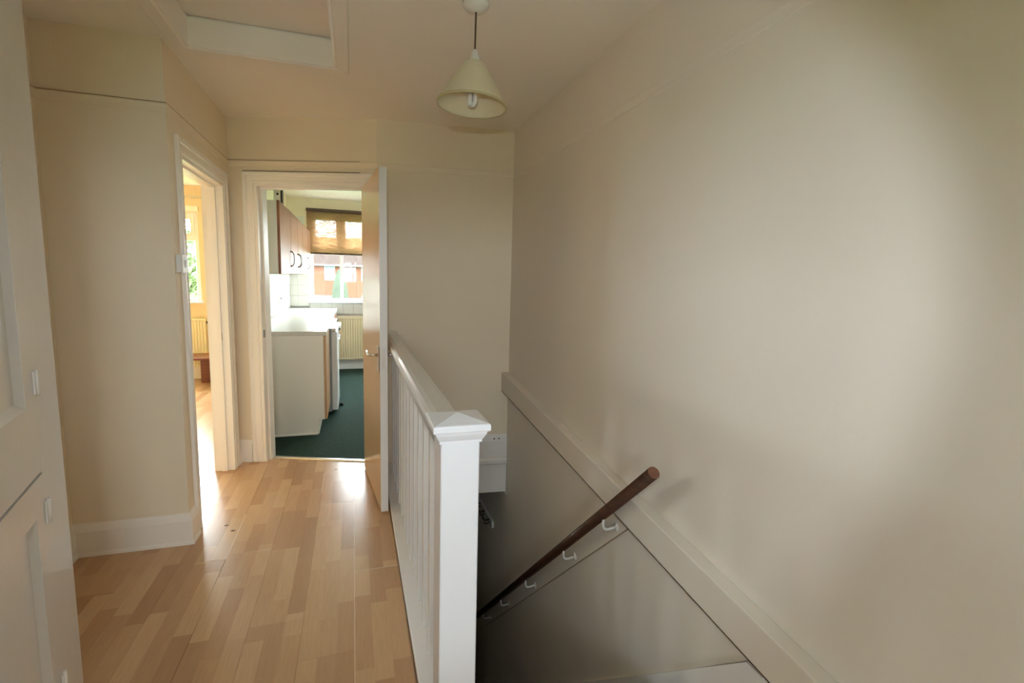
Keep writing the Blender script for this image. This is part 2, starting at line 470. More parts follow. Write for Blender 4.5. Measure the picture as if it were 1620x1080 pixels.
kf = prism('floor_kitchen', [(*(K0 + KU * 1.1 + KN * 0.075), -0.25), (*(K0 + KU * -0.2 + KN * 0.075), -0.25), (FX + 0.1, FY + 0.1, -0.25), (FX + 0.1, YK + 0.1, -0.25), (XKL - 0.05, YK + 0.1, -0.25)], (0, 0, 0.254), M['green'])
struct(kf, 'dark green cord carpet covering the kitchen floor', 'carpet')
ts = prism('threshold_strip', [kp(-0.02, 0.068, 0.0005), kp(-0.02, 0.105, 0.0005), kp(-0.02, 0.098, 0.010), kp(-0.02, 0.075, 0.010)], (KU.x * 0.78, KU.y * 0.78, 0), M['alu'])
tag(ts, 'thin metal carpet strip across the kitchen doorway', 'threshold strip')
M['pale_edge'] = paint('pale_joint_edge', (0.80, 0.68, 0.52), 0.4, 0.15, 0, 40)  # thin pale strips along some board joints
for (a, b, c, d) in ((-0.6130, -0.6108, 2.575, 3.05), (-0.704, -0.612, 2.574, 2.5762), (-0.612, -0.42, 2.6135, 2.615), (-0.012, 0.188, 2.302, 2.3042), (-0.212, -0.012, 3.079, 3.081), (-0.8128, -0.8105, 3.0, 3.3), (-0.2128, -0.2108, 3.25, 3.58), (-0.0128, -0.0112, 1.2, 3.08)):
    o = box('pale_joint', a, b, c, d, 0.0, 0.0005, M['pale_edge']); o.parent = fl_o
# small dirt specks on the boards
for i, (x, y) in enumerate(((-0.687, 2.94), (-0.641, 2.868), (-0.137, 3.64))):
    o = lathe('dirt_speck', [(0.0, 0.0015), (0.006, 0.0008), (0.008, 0.0)], M['dirt_gap_shade'], None, 8, (x, y, 0.0002))
    o.scale = (1.5, 1, 1)
    o.location = (x - 1.5 * x, 0, 0)
    tag(o, ('small dark speck by the bedroom doorway, the farther one', 'small dark speck by the bedroom doorway, the nearer one', 'small dark speck on the boards in front of the kitchen doorway')[i], 'speck', 'dirt specks on the laminate')

# ------------------------------------------------------------------ walls
SWN = (5.65, 6.35, 1.35, 2.05)      # unseen kitchen side window, added to bring in more daylight
struct(boxes('wall_right', [(XR, XR + 0.15, YB - 0.2, SWN[0], -2.7, ZC + 0.2), (XR, XR + 0.15, SWN[1], YK + 0.25, -2.7, ZC + 0.2), (XR, XR + 0.15, SWN[0], SWN[1], -2.7, SWN[2]), (XR, XR + 0.15, SWN[0], SWN[1], SWN[3], ZC + 0.2)], M['wall_r']), 'long cream wall on the right above the stairs', 'wall')
struct(boxes('wall_left', [(XA - 0.12, XA, YB, YA, -0.009, ZC)], M['wall']), 'cream alcove wall partly hidden by the cupboard on the left', 'wall')
struct(boxes('wall_alcove', [(-6.1, XL, YA, YA + 0.06, -0.009, ZC)], M['wall']), 'short cream wall facing the camera with white skirting', 'wall')
DY0, DY1, DZ = 2.962, 3.825, 1.98
struct(boxes('wall_bedroom_doorway', [(XL - 0.12, XL, YA + 0.06, DY0, -0.009, ZC), (XL - 0.12, XL, DY1, 4.12, -0.009, ZC), (XL - 0.12, XL, DY0, DY1, DZ, ZC)], M['wall']), 'cream wall pierced by the bedroom doorway', 'wall')
struct(boxes('wall_kitchen_left', [(XKL - 0.11, XKL, 4.12, YK + 0.25, -0.25, ZC)], M['wall']), 'kitchen wall behind the worktop and cupboards', 'wall')
bm = bmesh.new()
OS0, OS1, OZ = -0.036, 0.768, 2.015
SB = (Vector((BX, BY)) - K0).dot(KU)
def kbox(bm, s0, s1, d0, d1, z0, z1):
    add_prism(bm, [kp(s0, d0, z0), kp(s1, d0, z0), kp(s1, d1, z0), kp(s0, d1, z0)], (0, 0, z1 - z0))
kbox(bm, OS1, 0.97, 0, 0.12, 0, ZC); kbox(bm, SB, OS0, 0, 0.12, 0, ZC); kbox(bm, OS0, OS1, 0, 0.12, OZ, ZC)
struct(from_bm('wall_kitchen_doorway', bm, M['wall']), 'angled cream wall with the kitchen doorway', 'wall')
struct(prism('wall_far', [(BX, BY, 0.0), (FX, FY, 0.0), (FX, FY + 0.1, 0.0), (BX + 0.05, BY + 0.1, 0.0)], (0, 0, ZC), M['wall']), 'cream wall at the far end of the stairwell', 'wall')

def wall_with_window(name, x0, x1, y, th, wx0, wx1, wz0, wz1, mat, z0=0, z1=ZC):
    return boxes(name, [(x0, wx0, y, y + th, z0, z1), (wx1, x1, y, y + th, z0, z1), (wx0, wx1, y, y + th, z0, wz0), (wx0, wx1, y, y + th, wz1, z1)], mat)
KW = (-0.60, 0.90, 1.0, 2.262)
struct(wall_with_window('wall_kitchen_back', XKL - 0.11, XR, YK, 0.24, *KW, M['wall'], -0.25), 'kitchen end wall with the window', 'wall')
RW = (-5.7, -1.862, 1.0, 2.14)
struct(wall_with_window('wall_bedroom_back', -6.1, XKL - 0.11, YR, 0.24, *RW, M['wall_warm'], -0.25), 'warm yellow bedroom wall with the window', 'wall')
struct(boxes('wall_bedroom_left', [(-6.12, -6.0, YA + 0.06, YR, -0.25, ZC)], M['wall_warm']), 'far left bedroom wall', 'wall')
BW = (-0.35, 0.35, 1.13, 1.87)  # opening of an unseen window added as fill light
struct(wall_with_window('wall_back', XA - 0.12, XR, YB - 0.2, 0.2, *BW, M['wall'], -0.25), 'landing wall behind the camera with a window added for fill light', 'wall')
# bedroom side faces of the shared walls are yellow
struct(boxes('wall_bedroom_near', [(-6.0, XL - 0.12, YA + 0.06, YA + 0.12, 0, ZC)], M['wall_warm']), 'bedroom side of the short wall', 'wall')
struct(boxes('wall_bedroom_right', [(XKL - 0.125, XKL - 0.11, 4.12, YR, 0, ZC)], M['wall_warm']), 'bedroom side of the kitchen partition', 'wall')

# ceiling with the loft hatch opening
HX0, HX1, HY0, HY1, HZ = -0.735, -0.068, 2.02, 2.84, 2.576
struct(boxes('ceiling', [(-6.1, HX0, YB - 0.2, YK + 0.25, ZC, ZC + 0.2), (HX1, XR, YB - 0.2, YK + 0.25, ZC, ZC + 0.2), (HX0, HX1, YB - 0.2, HY0, ZC, ZC + 0.2), (HX0, HX1, HY1, YK + 0.25, ZC, ZC + 0.2)], M['ceil']), 'cream painted ceiling', 'ceiling')
hatch = empty('loft_hatch', ((HX0 + HX1) / 2, (HY0 + HY1) / 2, ZC), 'square loft hatch recessed in the landing ceiling', 'hatch', kind='structure')
under(hatch, box('hatch_panel', HX0 + 0.006, HX1 - 0.006, HY0 + 0.006, HY1 - 0.006, HZ + 0.009, HZ + 0.025, M['ceil']))
t = 0.012
for b in ((HX0, HX1, HY1 - t, HY1, ZC - 0.004, HZ), (HX0, HX1, HY0, HY0 + t, ZC - 0.004, HZ), (HX0, HX0 + t, HY0 + t, HY1 - t, ZC - 0.004, HZ), (HX1 - t, HX1, HY0 + t, HY1 - t, ZC - 0.004, HZ)):
    under(hatch, box('lining_board', *b, M['gloss_b']))
w = 0.062
for b in ((HX0 - w, HX1 + w, HY1, HY1 + w), (HX0 - w, HX1 + w, HY0 - w, HY0), (HX0 - w, HX0, HY0, HY1), (HX1, HX1 + w, HY0, HY1)):
    under(hatch, box('hatch_architrave', *b, ZC - 0.012, ZC, M['ceil'], bevel=0.004, seg=1))

under(hatch, boxes('loft_light_cover', [(HX0 - 0.2, HX1 + 0.2, HY0 - 0.2, HY1 + 0.2, ZC + 0.2, ZC + 0.3)], M['subfloor']))  # unseen cover added over the hatch to keep sky light out
# lower hall under the kitchen, seen down the stairs
struct(boxes('floor_hall', [(-0.6, XR, 0.8, 6.3, -2.7, -2.6)], M['dark_carpet']), 'dark carpeted hall floor at the foot of the stairs', 'floor')
struct(boxes('wall_stairwell', [(0.20, 0.30, 1.2, 6.3, -2.6, -0.25)], M['wall']), 'stairwell wall under the balustrade', 'wall')
struct(boxes('wall_hall_end', [(0.2, XR, 6.3, 6.4, -2.7, -0.25)], M['wall']), 'end wall of the lower hall', 'wall')
struct(boxes('wall_under_landing', [(0.2, XR, 1.08, 1.18, -2.6, -0.25)], M['wall']), 'wall under the top step', 'wall')

# ------------------------------------------------------------------ trims: skirtings, picture rail, casings
SK = [(0, 0), (0.024, 0), (0.022, 0.012), (0.018, 0.02), (0.018, 0.125), (0.010, 0.150), (0.004, 0.162), (0, 0.162)]
struct(sweep('baseboard_left', SK, [(XA, YA), (XL, YA), (XL, DY0 - 0.07)], M['gloss_b'], side=1), 'white skirting board round the short wall by the bedroom door', 'skirting board')
struct(sweep('baseboard_alcove', SK, [(XA, 1.98), (XA, YA)], M['gloss_b'], side=1), 'white skirting board in the alcove beside the cupboard', 'skirting board')
p_corner = K0 + KU * 0.949
struct(sweep('baseboard_far', SK, [(XL, DY1 + 0.072), (XL, p_corner.y), tuple(K0 + KU * (OS1 + 0.078))], M['gloss_b'], side=1), 'short white skirting board between the two doorways', 'skirting board')
PR = [(0, 2.122), (0.004, 2.125), (0.006, 2.140), (0.008, 2.150), (0.010, 2.158), (0.008, 2.164), (0, 2.166)]
struct(sweep('trim_1', PR, [(XA, 1.98), (XA, YA), (XL, YA), (XL, p_corner.y), (BX, BY), (FX, FY)], M['wall'], side=1), 'picture rail painted cream running round the left and far landing walls', 'picture rail')
M['grime_shade'] = paint('grime_and_shade_edge', (0.40, 0.31, 0.20), 0.9, 0.2, 0, 12)  # grime on the rail top, also the painted shade under the batten
sweep('grime_line', [(0, 2.166), (0.007, 2.165), (0.006, 2.169), (0, 2.170)], [(XA, 1.98), (XA, YA), (XL, YA), (XL, p_corner.y), tuple(K0 + KU * 0.02)], M['grime_shade'], bpy.data.objects['trim_1'], side=1)
struct(sweep('trim_5', [(0, 2.118), (0.003, 2.121), (0.004, 2.135), (0.006, 2.150), (0.005, 2.165), (0, 2.168)], [(FX, FY - 0.011), (XR, YB)], M['wall_r'], side=1), 'faint picture rail painted over along the right wall', 'picture rail')

# far stairwell skirting with its nosing and apron
fd = (Vector((FX, FY)) - Vector((BX, BY))).normalized()
q0 = Vector((BX, BY)) + fd * 0.14; q1 = Vector((FX, FY))
far = empty('baseboard_stairwell', (0.7, 3.57, 0), 'white skirting, nosing and apron at the far edge of the stairwell', 'skirting board', kind='structure')
under(far, sweep('skirting', [(0, 0.035), (0.018, 0.035), (0.016, 0.16), (0.008, 0.19), (0, 0.21)], [tuple(q0), tuple(q1)], M['gloss'], side=1))
under(far, sweep('nosing', [(-0.08, -0.022), (0.038, -0.022), (0.048, -0.010), (0.048, 0.015), (0.036, 0.030), (0.018, 0.036), (-0.08, 0.036)], [tuple(q0), tuple(q1 - fd * 0.001)], M['gloss'], side=1))
under(far, sweep('apron', [(-0.1, -0.25), (0.018, -0.25), (0.018, -0.023), (-0.1, -0.023)], [tuple(q0), tuple(q1 - fd * 0.002)], M['gloss'], side=1))
for k in (0, 1):
    pp = q0.lerp(q1, 0.875 + 0.045 * k) - Vector((fd.y, -fd.x)) * -0.0165
    o = box('screw_hole', pp.x - 0.006, pp.x + 0.006, pp.y - 0.004, pp.y + 0.001, 0.176, 0.183, M['black']); under(far, o)

# boxed ledge that runs along the right wall, rising a little towards the far end
def lz_top(y): return 0.368 + 0.0935 * y
def lz_bot(y): return 0.246 + 0.0880 * y
Y0, Y1 = -0.05, FY
led = prism('trim_2', [(1.065, Y0, lz_bot(Y0)), (1.065, Y1, lz_bot(Y1)), (1.065, Y1, lz_top(Y1)), (1.065, Y0, lz_top(Y0))], (0.055, 0, 0), M['wall_r'], bevel=0.004)
struct(led, 'boxed cream ledge running along the right wall above the stairs', 'ledge')
SLOPE = 0.93
def st(y): return 0.283 - SLOPE * (y - 1.058)      # top of the wall string
yb = 1.04
pan = prism('trim_3', [(1.108, yb, lz_bot(yb) - 0.004), (1.108, FY - 0.06, lz_bot(FY - 0.06) - 0.004), (1.108, FY - 0.06, -0.26), (1.108, 6.2, -0.26), (1.108, 6.2, -2.55), (1.108, 4.07, -2.55), (1.108, yb, st(yb) + 0.003)], (0.012, 0, 0), M['wall_r'])
struct(pan, 'smooth cream hardboard panel under the ledge beside the stairs', 'panel')

jl = prism('gap_shade_line', [(1.0648, 0.9, lz_bot(0.9)), (1.0648, FY - 0.01, lz_bot(FY - 0.01)), (1.0648, FY - 0.01, lz_bot(FY - 0.01) - 0.0022), (1.0648, 0.9, lz_bot(0.9) - 0.0022)], (0.03, 0, 0), M['dirt_gap_shade'], led)  # dark strip painted in for the shade of the gap below the ledge
# door casings (architrave profile swept round the opening)
def casing(name, origin, ux, un, w0, w1, h, mat, label, depth, aw=0.075, only_left=False):
    """origin 2D; ux along wall; un out of the wall towards the landing"""
    root = empty(name, (*(origin + ux * (w0 + w1) / 2), 0), label, 'door frame', kind='structure')
    def W(s, d, z): p = origin + ux * s + un * d; return Vector((p.x, p.y, z))
    prof = [(0.0, 0.0), (0.0, 0.010), (0.016, 0.012), (0.020, 0.009), (0.060, 0.012), (0.066, 0.016), (0.080, 0.018), (0.096, 0.018), (0.10, 0.014), (0.10, 0.0)]
    k = aw / 0.10
    def arch(name2, path):
        bm = bmesh.new(); rings = []
        for (s, z, ds, dz) in path: rings.append([bm.verts.new(W(s + ds * a * k, d, z + dz * a * k)) for a, d in prof])
        for a, b in zip(rings, rings[1:]):
            for j in range(len(prof)): bm.faces.new((a[j], a[(j + 1) % len(prof)], b[(j + 1) % len(prof)], b[j]))
        bm.faces.new(rings[0]); bm.faces.new(rings[-1][::-1])
        under(root, from_bm(name2, bm, mat))
    arch('architrave', [(w0, 0, -1, 0), (w0, h, -1, 1)])
    arch('architrave', [(w0, h, -1, 1), (w1, h, 1, 1)])
    arch('architrave', [(w1, h, 1, 1), (w1, 0, 1, 0)])
    def lin(name2, s0, s1, d0, d1, z0, z1):
        bm = bmesh.new(); add_prism(bm, [W(s0, d0, z0), W(s1, d0, z0), W(s1, d1, z0), W(s0, d1, z0)], (0, 0, z1 - z0)); under(root, from_bm(name2, bm, mat))
    lin('jamb', w0, w0 + 0.022, -depth - 0.004, 0.004, 0, h); lin('jamb', w1 - 0.022, w1, -depth - 0.004, 0.004, 0, h)
    lin('jamb_head', w0 + 0.022, w1 - 0.022, -depth - 0.004, 0.004, h - 0.022, h)
    lin('door_stop', w0 + 0.022, w0 + 0.034, -0.075, -0.042, 0, h - 0.022); lin('door_stop', w1 - 0.034, w1 - 0.022, -0.075, -0.042, 0, h - 0.022)
    lin('door_stop', w0 + 0.034, w1 - 0.034, -0.075, -0.042, h - 0.034, h - 0.022)
    lin('strike_plate', w1 - 0.0235 , w1 - 0.0215, -0.036, -0.012, 0.90, 0.96) if False else None
    return root, lin
root, lin = casing('door_2', Vector((XL, 0)), Vector((0, 1)), Vector((1, 0)), DY0, DY1, DZ, M['gloss_b'], 'white moulded casing of the bedroom doorway', 0.12)
o = box('strike_plate', XL - 0.062, XL - 0.040, DY1 - 0.0255, DY1 - 0.021, 0.93, 0.985, M['steel']); under(root, o)
root, lin = casing('door_3', K0, KU, -KN, OS0, OS1, OZ, M['gloss_b'], 'white moulded casing of the kitchen doorway', 0.12)
bm = bmesh.new(); add_prism(bm, [kp(OS1 - 0.0255, 0.014, 0.93), kp(OS1 - 0.020, 0.014, 0.93), kp(OS1 - 0.020, 0.034, 0.93), kp(OS1 - 0.0255, 0.034, 0.93)], (0, 0, 0.055)); under(root, from_bm('strike_plate', bm, M['steel']))
# shade of the gap above the kitchen casing, painted as a dark strip
bm = bmesh.new(); add_prism(bm, [kp(OS0 + 0.05, 0.001, OZ + 0.075), kp(OS1 + 0.073, 0.001, OZ + 0.075), kp(OS1 + 0.073, -0.010, OZ + 0.075), kp(OS0 + 0.05, -0.010, OZ + 0.075)], (0, 0, 0.005)); under(root, from_bm('casing_gap_shade', bm, M['dirt_gap_shade']))

# ------------------------------------------------------------------ kitchen door, standing open
F0 = Vector((0.062, 3.625)); F1 = Vector((0.140, 2.862))      # near face, hinge to free edge
du = (F1 - F0).normalized(); dn = Vector((-du.y, du.x))
if dn.x < 0: dn = -dn
DT = 0.042; DW = (F1 - F0).length
door = empty('door_1', (F0.x, F0.y, 0), 'beige flush kitchen door with pale edge standing open by the balustrade', 'door', kind='structure')
def dp(s, d, z): p = F0 + du * s + dn * d; return Vector((p.x, p.y, z))
def dbox(name, s0, s1, d0, d1, z0, z1, mat, bevel=0.0):
    bm = bmesh.new(); add_prism(bm, [dp(s0, d0, z0), dp(s1, d0, z0), dp(s1, d1, z0), dp(s0, d1, z0)], (0, 0, z1 - z0))
    o = from_bm(name, bm, mat, bevel=bevel); under(door, o); return o
dbox('leaf', 0, DW - 0.004, 0, DT, 0.012, 1.985, M['leaf'])
dbox('edge_lipping', DW - 0.004, DW, 0, DT, 0.012, 1.985, M['gloss'])
for z in (0.25, 1.72): dbox('hinge', -0.004, 0.0, 0.005, DT - 0.004, z, z + 0.09, M['steel'])
dbox('latch_plate', DW - 0.0005, DW + 0.0015, 0.010, DT - 0.012, 0.87, 0.99, M['alu'])
for sgn in (-1, 1):
    d0 = 0 if sgn < 0 else DT
    def q(d): return d0 + sgn * d
    pl_ = dbox('handle_plate', DW - 0.075, DW - 0.032, min(q(0), q(0.007)), max(q(0), q(0.007)), 0.845, 0.995, M['chrome'], bevel=0.002)
    sc_ = DW - 0.053
    bm = bmesh.new()
    add_tube(bm, [dp(sc_, q(0.006), 0.945), dp(sc_, q(0.03), 0.945), dp(sc_, q(0.046), 0.945), dp(sc_ - 0.012, q(0.054), 0.945), dp(sc_ - 0.05, q(0.056), 0.947), dp(sc_ - 0.10, q(0.053), 0.953)], 0.008, 12, True, [0.010, 0.009, 0.009, 0.0095, 0.008, 0.007])
    o = from_bm('lever', bm, M['chrome'], smooth=True); under(door, o)

# ------------------------------------------------------------------ balustrade
bal = empty('balustrade', (0.25, 1.2, 0), 'white painted landing balustrade with square newel post beside the stairs', 'balustrade')
NX0, NX1, NY0, NY1 = 0.198, 0.295, 1.15, 1.247
under(bal, box('newel_post', NX0, NX1, NY0, NY1, -0.25, 1.000, M['gloss_n'], bevel=0.003, seg=1))
def ring_stack(name, levels, mat):
    cx, cy = (NX0 + NX1) / 2, (NY0 + NY1) / 2
    bm = bmesh.new(); rings = []
    for h, z in levels:
        rings.append([bm.verts.new((cx + sx * h, cy + sy * h, z)) for sx, sy in ((-1, -1), (1, -1), (1, 1), (-1, 1))])
    for a, b in zip(rings, rings[1:]):
        for j in range(4): bm.faces.new((a[j], a[(j + 1) % 4], b[(j + 1) % 4], b[j]))
    bm.faces.new(rings[0]); bm.faces.new(rings[-1])
    return from_bm(name, bm, mat)
cap = ring_stack('newel_cap', [(0.0485, 0.998), (0.053, 0.998), (0.053, 1.005), (0.0555, 1.008), (0.062, 1.020), (0.0635, 1.025), (0.0635, 1.028), (0.069, 1.0285), (0.0705, 1.032), (0.0705, 1.043), (0.069, 1.046), (0.066, 1.0475), (0.004, 1.062)], M['gloss_n'])
under(bal, cap)
RLP = [(-0.046, 0.962), (0.046, 0.962), (0.050, 0.972), (0.050, 0.988), (0.045, 1.000), (0.036, 1.008), (0.020, 1.013), (-0.020, 1.013), (-0.036, 1.008), (-0.045, 1.000), (-0.050, 0.988), (-0.050, 0.972)]
RXC = 0.247
under(bal, prism('handrail', [(RXC + a, NY1, z) for a, z in RLP], (0, 3.61 - NY1, 0), M['gloss_c']))
under(bal, box('base_rail', 0.195, 0.318, NY1, 3.60, 0.0, 0.03, M['gloss'], bevel=0.004))
under(bal, box('fascia_board', 0.300, 0.318, NY1, 3.60, -0.25, -0.001, M['gloss']))
me0 = None
yb_ = 1.345
while yb_ < 3.55:
    if me0 is None:
        o = box('baluster', -0.0175, 0.0175, -0.0175, 0.0175, 0.03, 0.962, M['gloss'], bevel=0.002, seg=1); me0 = o.data
    else:
        o = link('baluster', me0, None)
    under(bal, o); o.location = (0.2625, yb_, 0)
    yb_ += 0.158

# ------------------------------------------------------------------ staircase
stair = empty('staircase', (0.7, 1.2, -1.2), 'dark carpeted stairs descending beside the right wall', 'stairs')
RISE, GO = 0.2, 0.215
under(stair, box('top_nosing', 0.32, 1.086, 1.17, 1.215, -0.028, 0.004, M['gloss']))
mt = mr_ = None
for i in range(12):
    zt = -RISE * (i + 1); y0 = 1.20 + GO * i
    if mt is None:
        o = box('tread', 0.320, 1.088, 0, GO + 0.025, -0.03, 0, M['dark_carpet'], bevel=0.008); mt = o.data
        r = box('riser', 0.320, 1.088, 0, 0.018, 0, RISE - 0.03, M['dark_carpet']); mr_ = r.data
    else:
        o = link('tread', mt, None); r = link('riser', mr_, None)
    under(stair, o, r); o.location = (0, y0, zt); r.location = (0, y0 - 0.002 if i else y0 + 0.016, zt)
under(stair, prism('wall_string', [(1.088, 0.98, st(1.04)), (1.088, 1.04, st(1.04)), (1.088, 4.0, st(4.0)), (1.088, 4.0, -2.6), (1.088, 3.7, -2.6), (1.088, 0.98, -0.005)], (0.020, 0, 0), M['gloss']))

# wall handrail
hr = empty('stair_handrail', (1.03, 1.48, 0.72), 'round dark wooden handrail on white brackets along the right wall', 'handrail')
ra, rb = Vector((1.032, 1.475, 0.715)), Vector((1.032, 3.98, -1.617))
under(hr, tube('rail', [ra, rb], 0.0235, M['rail'], seg=24))
dr = (rb - ra).normalized()
under(hr, tube('rail_end', [ra - dr * 0.0015, ra + dr * 0.001], 0.0225, M['railend'], seg=24))
def bt(y, off): return ra.z - 0.931 * (y - ra.y) - 0.072 + off
yl = (bt(0, -0.045) - 0.241) / (0.931 + 0.088); yu = (bt(0, 0.050) - 0.241) / (0.931 + 0.088)
under(hr, prism('backing_batten', [(1.098, yl, bt(yl, -0.045)), (1.098, yu, bt(yu, 0.050)), (1.098, 3.93, bt(3.93, 0.050)), (1.098, 3.93, bt(3.93, -0.045))], (0.0099, 0, 0), M['wall_r']))
under(hr, prism('batten_shade', [(1.0985, yl, bt(yl, -0.045)), (1.0985, 3.93, bt(3.93, -0.045)), (1.0985, 3.93, bt(3.93, -0.0485)), (1.0985, yl, bt(yl, -0.0485))], (0.0094, 0, 0), M['grime_shade']))  # shade under the batten's lower edge, painted as a thin dark strip
for yy in (1.82, 2.217, 2.772, 3.293, 3.795):
    zz = ra.z + (yy - ra.y) / (rb.y - ra.y) * (rb.z - ra.z)
    b = tube('bracket', [(1.032, yy, zz - 0.018), (1.032, yy, zz - 0.055), (1.035, yy, zz - 0.068), (1.045, yy, zz - 0.076), (1.060, yy, zz - 0.078), (1.096, yy, zz - 0.072)], 0.0058, M['white_pl'], seg=10)
    under(hr, b)
    p = lathe('bracket_plate', [(0.0, -0.006), (0.012, -0.006), (0.019, -0.002), (0.020, 0.0)], M['white_pl'], None, 20, (1.0979, yy, zz - 0.072), 'X')
    under(hr, p)
    for dz in (-0.013, 0.013):
        s_ = lathe('screw', [(0.0, -0.008), (0.0032, -0.007), (0.0032, -0.003)], M['steel'], None, 8, (1.0979, yy, zz - 0.072 + dz), 'X'); under(hr, s_)

# coat rack in the lower hall
ck = empty('coat_rack', (1.1, 4.1, -0.66), 'pale wooden coat rack with dark hooks on the lower hall wall', 'coat rack')
under(ck, box('backboard', 1.092, 1.108, 3.80, 4.45, -0.70, -0.645, M['gloss_c']))
for k in range(4):
    y = 3.88 + 0.16 * k
    under(ck, tube('hook', [(1.092, y, -0.66), (1.05, y, -0.665), (1.035, y, -0.645), (1.03, y, -0.625)], 0.006, M['black'], seg=8))
    under(ck, tube('hook', [(1.092, y, -0.685), (1.06, y, -0.70), (1.05, y, -0.69), (1.048, y, -0.68)], 0.005, M['black'], seg=8))

# ------------------------------------------------------------------ built-in cupboard on the left
E0 = Vector((-0.893, 1.885)); CA = math.radians(13)
cu = Vector((math.sin(CA), -math.cos(CA))); cn = Vector((math.cos(CA), math.sin(CA)))
cup = empty('built_in_cupboard', (E0.x, E0.y, 0), 'tall white gloss built-in cupboard with two panelled doors', 'cupboard')
def cp(s, d, z): p = E0 + cu * s + cn * d; return Vector((p.x, p.y, z))
def cbox(name, s0, s1, d0, d1, z0, z1, parent, mat=None, bevel=0.0):
    bm = bmesh.new(); add_prism(bm, [cp(s0, d0, z0), cp(s1, d0, z0), cp(s1, d1, z0), cp(s0, d1, z0)], (0, 0, z1 - z0))
    o = from_bm(name, bm, mat or M['gloss_c'], bevel=bevel)
    if parent is cup: under(cup, o)
    else: sub(parent, o)
    return o
SW = 0.225; CW = 0.80
cbox('frame_stile', 0, SW, -0.03, 0.0, 0, ZC, cup, bevel=0.003)
cbox('frame_stile', CW, CW + 0.09, -0.03, 0.0, 0, ZC, cup, bevel=0.003)
cbox('frame_rail', SW, CW, -0.03, 0.0, 0.829, 0.892, cup)
cbox('frame_rail', SW, CW, -0.03, 0.0, 0.0, 0.09, cup)
cbox('frame_rail', SW, CW, -0.03, 0.0, 2.30, ZC, cup)
pts = [cp(0, -0.03, 0), Vector((XA + 0.002, E0.y + 0.02, 0)), Vector((XA + 0.002, 0.95, 0)), cp(CW + 0.09, -0.03, 0)]
bm = bmesh.new()
for a, b in ((0, 1), (2, 3)):
    d = (pts[b] - pts[a]).normalized(); nn = Vector((-d.y, d.x, 0)) * 0.02
    add_prism(bm, [pts[a], pts[b], pts[b] + nn, pts[a] + nn], (0, 0, ZC))
under(cup, from_bm('side_panel', bm, M['gloss_c']))
def cdoor(z0, z1, lab):
    g = 0.004; s0, s1 = SW + g, CW - g
    st_w = 0.085
    bm = bmesh.new()
    def ab(a, b, c, d, e, f): add_prism(bm, [cp(a, c, e), cp(b, c, e), cp(b, d, e), cp(a, d, e)], (0, 0, f - e))
    ab(s0, s0 + st_w, -0.028, 0.004, z0, z1); ab(s1 - st_w, s1, -0.028, 0.004, z0, z1)
    ab(s0 + st_w, s1 - st_w, -0.028, 0.004, z1 - 0.10, z1); ab(s0 + st_w, s1 - st_w, -0.028, 0.004, z0, z0 + 0.13)
    d = from_bm('cupboard_door', bm, M['gloss_c']); under(cup, d)
    d['label'] = lab
    a, b, c, e = s0 + st_w, s1 - st_w, z0 + 0.13, z1 - 0.10
    cbox('panel', a, b, -0.026, -0.012, c, e, d)
    # sloped mouldings round the panel
    m = 0.022
    def mould(p): 
        bm = bmesh.new(); add_prism(bm, *p); sub(d, from_bm('moulding', bm, M['gloss_c']))
    L = Vector((cu.x, cu.y, 0))
    mould(([cp(a, 0.003, c), cp(a, -0.012, c), cp(a + m, -0.012, c)], (0, 0, e - c)))
    mould(([cp(b, 0.003, c), cp(b, -0.012, c), cp(b - m, -0.012, c)], (0, 0, e - c)))
    mould(([cp(a, 0.003, c), cp(a, -0.012, c), cp(a, -0.012, c + m)], L * (b - a)))
    mould(([cp(a, 0.003, e), cp(a, -0.012, e), cp(a, -0.012, e - m)], L * (b - a)))
    for hz in (z0 + 0.155 if z0 > 0.5 else z0 + 0.045, z1 - (0.22 if z0 > 0.5 else 0.145)):
        cbox('hinge', s0 - 0.012, s0 + 0.014, 0.0045, 0.009, hz, hz + 0.065, d, M['gloss'])
        o = tube('hinge_knuckle', [cp(s0 - 0.002, 0.009, hz - 0.003), cp(s0 - 0.002, 0.009, hz + 0.068)], 0.005, M['gloss'], seg=10); sub(d, o)
    return d
cdoor(0.896, 2.296, 'upper panelled cupboard door'); cdoor(0.094, 0.825, 'lower panelled cupboard door')

# ------------------------------------------------------------------ light switch
sw = empty('light_switch', (XL, 2.86, 1.43), 'white surface-mounted light switch beside the bedroom doorway', 'light switch')
under(sw, box('back_box', XL + 0.0005, XL + 0.022, 2.808, 2.894, 1.388, 1.474, M['white_pl'], bevel=0.003))
under(sw, box('face_plate', XL + 0.022, XL + 0.030, 2.806, 2.896, 1.386, 1.476, M['white_pl'], bevel=0.003))
under(sw, box('rocker', XL + 0.030, XL + 0.036, 2.840, 2.862, 1.413, 1.449, M['white_pl'], bevel=0.002))

